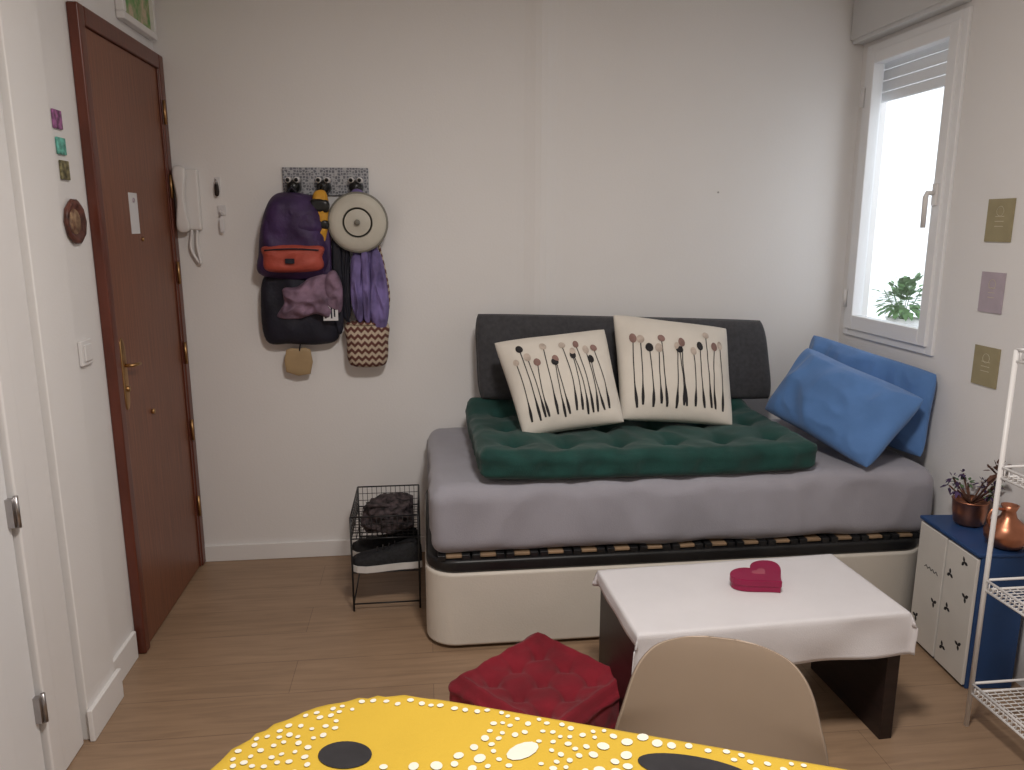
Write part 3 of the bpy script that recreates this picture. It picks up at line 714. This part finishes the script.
for i in range(12):
    a=random.uniform(0,6.28); q=Vector(pc)+Vector((.045*math.cos(a)*1.5,.06*math.sin(a)*1.2,.12+.04*random.random())); sg.append((Vector(pc)+Vector((0,0,.07)),q)); tips.append(q)
q=Vector(pc)+Vector((.02,-.08,.20)); sg.append((Vector(pc)+Vector((0,0,.07)),q)); sg.append((q,q+Vector((0,.05,.02)))); sg.append((q,q+Vector((.0,-.04,.01))))
tubes('twigs',sg,.003,M_twig,cp_)
for i,tp in enumerate(tips): leaves('flower_%d'%i,tp,10,.012,.022,M_dfl if i%3 else M_leaf,cp_,i,-1.2)
leaves('dry_head',q+Vector((0,0,.01)),26,.022,.034,M_twig,cp_,77,-1)
cv_=empty('copper_vase')
vc=(1.815,2.10,.468)
lathe('body',[(.03,0),(.045,.006),(.062,.03),(.064,.05),(.050,.078),(.024,.10),(.018,.12),(.026,.14),(.022,.14),(.014,.12),(.001,.11)],vc,M_copper,cv_)
tube('handle',catmull([(vc[0]-.02,vc[1],vc[2]+.125),(vc[0]-.055,vc[1],vc[2]+.13),(vc[0]-.07,vc[1],vc[2]+.10),(vc[0]-.058,vc[1],vc[2]+.065)],6,False),.005,M_copper,cv_)

# ---------------- white metal shelf unit ----------------
sh=empty('metal_shelf_unit')
ax0,ax1,ay0,ay1=1.585,1.875,1.40,1.885
tubes('posts',[((x,y,0),(x,y,1.14)) for x in(ax0,ax1) for y in(ay0,ay1)],.007,M_rackw,sh,10)
rims=[];wires=[]
for z in(.11,.44,.78,1.11):
    for dz_ in(0,.03):
        rims+=[((ax0,ay0,z+dz_),(ax1,ay0,z+dz_)),((ax0,ay1,z+dz_),(ax1,ay1,z+dz_)),((ax0,ay0,z+dz_),(ax0,ay1,z+dz_)),((ax1,ay0,z+dz_),(ax1,ay1,z+dz_))]
    for i in range(1,30):
        y=ay0+(ay1-ay0)*i/30; wires.append(((ax0,y,z),(ax1,y,z))); 
        wires.append(((ax0,y,z),(ax0,y,z+.03)))
    for i in range(1,12):
        x=ax0+(ax1-ax0)*i/12; wires.append(((x,ay0,z),(x,ay1,z)))
tubes('rims',rims,.004,M_rackw,sh); tubes('wires',wires,.0018,M_rackw,sh)

# ---------------- dining table ----------------
ang=math.radians(-22)
OX,OY=-.218,1.172
dt=empty('dining_table',(OX,OY,0),(0,0,ang))
LX,LY=1.25,.85
def rrect(name,x0,x1,y0,y1,rv,z0,z1,m,parent):
    pts=[]
    for (cx_,cy_,a0) in((x1-rv,y1-rv,0),(x0+rv,y1-rv,90),(x0+rv,y0+rv,180),(x1-rv,y0+rv,270)):
        for k in range(11):
            a=math.radians(a0+9*k); pts.append((cx_+rv*math.cos(a),cy_+rv*math.sin(a)))
    n_=len(pts); vs=[(x,y,z0) for x,y in pts]+[(x,y,z1) for x,y in pts]
    return mesh(name,vs,[(i,(i+1)%n_,n_+(i+1)%n_,n_+i) for i in range(n_)]+[tuple(range(n_)),tuple(range(n_,2*n_))],m,parent)
CR=.25
rrect('table_top',.012,LX-.012,-LY+.012,-.012,CR-.012,.715,.741,M_wood,dt)
for i,(x,y) in enumerate(((.16,-.16),(LX-.16,-.16),(.16,-LY+.16),(LX-.16,-LY+.16))):
    tube('leg_%d'%i,[(x,y,.715),(x+(.02 if x>.5 else -.02),y+(.02 if y>-.4 else -.02),0)],[.024,.014],M_wood,dt,14)
drape('tablecloth',0,LX,-LY,0,.746,.14,.14,.14,.14,M_yellow,dt,step=.013,r=CR,seed=8,wave=.012)
random.seed(12)
ca,sa=math.cos(-ang),math.sin(-ang)
def loc(x,y):
    x-=OX;y-=OY; return (x*ca-y*sa, x*sa+y*ca)
bl=[]; wh=[]
def addb(L,x,y,a,b,rot): lx,ly=loc(x,y); L.append((lx,ly,a,b,rot)); return lx,ly
addb(bl,-.125,.965,.038,.028,.1); addb(bl,.350,.880,.078,.028,.0); addb(bl,.05,.70,.05,.035,.3); addb(bl,-.2,.62,.05,.04,.3)
addb(wh,.122,.945,.026,.015,.9);addb(wh,.20,.80,.04,.02,.2);addb(wh,-.05,.80,.035,.02,1)
dots=[]
ex=[(b_[0],b_[1],b_[2]+.014,b_[3]+.014) for b_ in bl+wh]
for t in range(22000):
    x=random.uniform(.0,LX);y=random.uniform(-LY,0.0)
    ps=noise.noise(Vector((x*6+1,y*6,5)))
    r_=random.uniform(.0032,.0048) if ps<0.05 else random.uniform(.0050,.0080)
    dx=x-max(CR,min(LX-CR,x));dy=y-max(-LY+CR,min(-CR,y))
    if math.hypot(dx,dy)>CR-.008: continue
    patch=noise.noise(Vector((x*5.1+5,y*5.1,0)))
    if patch<-.27: continue
    if any(((x-a)/c_)**2+((y-b_)/d_)**2<1 for a,b_,c_,d_ in ex): continue
    if any((x-a)**2+(y-b_)**2<(r_+rr+.0048)**2 for a,b_,rr,_,_ in dots): continue
    dots.append((x,y,r_*1.15,r_,random.uniform(0,3)))
discs('printed_black_ovals',bl,.7474,M_stem,dt,32); discs('printed_white_dots',dots+wh,.7474,M_pwhite,dt,12)

# ---------------- chair ----------------
ch=empty('dining_chair',(.412,.925,0),(0,0,math.radians(-20)))
prof=[(-.215,.43,.165),(-.19,.448,.185),(-.10,.452,.20),(.0,.442,.205),(.10,.440,.205),(.16,.455,.20),(.195,.49,.192),(.215,.545,.182),(.235,.61,.172),(.25,.660,.160),(.262,.699,.148),(.270,.725,.132),(.276,.743,.108),(.280,.753,.066),(.281,.756,.02)]
P3=catmull([Vector(p) for p in prof],4,False)
vs=[];fs=[];K=28
for i,p in enumerate(P3):
    t=i/(len(P3)-1); back=max(0,min(1,(t-.36)/.25)); seat=1-back
    for k in range(K+1):
        u=-1+2*k/K
        s=math.sin(u*math.pi/2)
        x=p.z*s; au=abs(x)/.205
        vs.append((x, p.x-back*.07*au**2.2, p.y+seat*.05*au**3))
for i in range(len(P3)-1):
    for k in range(K): a=i*(K+1)+k; fs.append((a,a+1,a+K+2,a+K+1))
o=mesh('shell',vs,fs,M_shell,ch,True); s=o.modifiers.new('s','SOLIDIFY'); s.thickness=.009; s.offset=0
for i,(x,y) in enumerate(((-.1,-.1),(.1,-.1),(-.1,.08),(.1,.08))):
    tube('leg_%d'%i,[(x,y,.44),(x*2.0,y*2.0,0)],[.016,.011],M_wood,ch,12)
tubes('leg_brace',[((-.13,-.13,.30),(.13,.10,.30)),((.13,-.13,.30),(-.13,.10,.30))],.005,M_black,ch)

# ---------------- lights ----------------
cl=empty('ceiling_lamp'); lathe('diffuser',[(.001,-.05),(.17,-.05),(.19,-.035),(.19,0),(.001,0)],(.35,.95,ZC-.001),M_white,cl,40)
def area(name,loc_,rot,size,en,col,parent=None):
    l=bpy.data.lights.new(name,'AREA'); l.shape='DISK'; l.size=size; l.energy=en; l.color=col
    o=bpy.data.objects.new(name,l); o.location=loc_; o.rotation_euler=rot; return link(o,parent)
area('lamp_light',(.35,.95,ZC-.06),(0,0,0),.36,42,(1,.95,.905),cl)
wd=bpy.data.worlds.new('sky'); sc.world=wd; wd.use_nodes=True
bgn=wd.node_tree.nodes['Background']; bgn.inputs[0].default_value=(.90,.95,1,1); bgn.inputs[1].default_value=2.2
# ---------------- camera ----------------
cam=bpy.data.cameras.new('camera'); cam.lens=769*36/1024; cam.sensor_width=36; cam.clip_start=.02
co=bpy.data.objects.new('camera',cam); link(co); co.location=(0,0,1.47); co.rotation_euler=(math.radians(90-11.75),0,math.radians(-6.46)); sc.camera=co
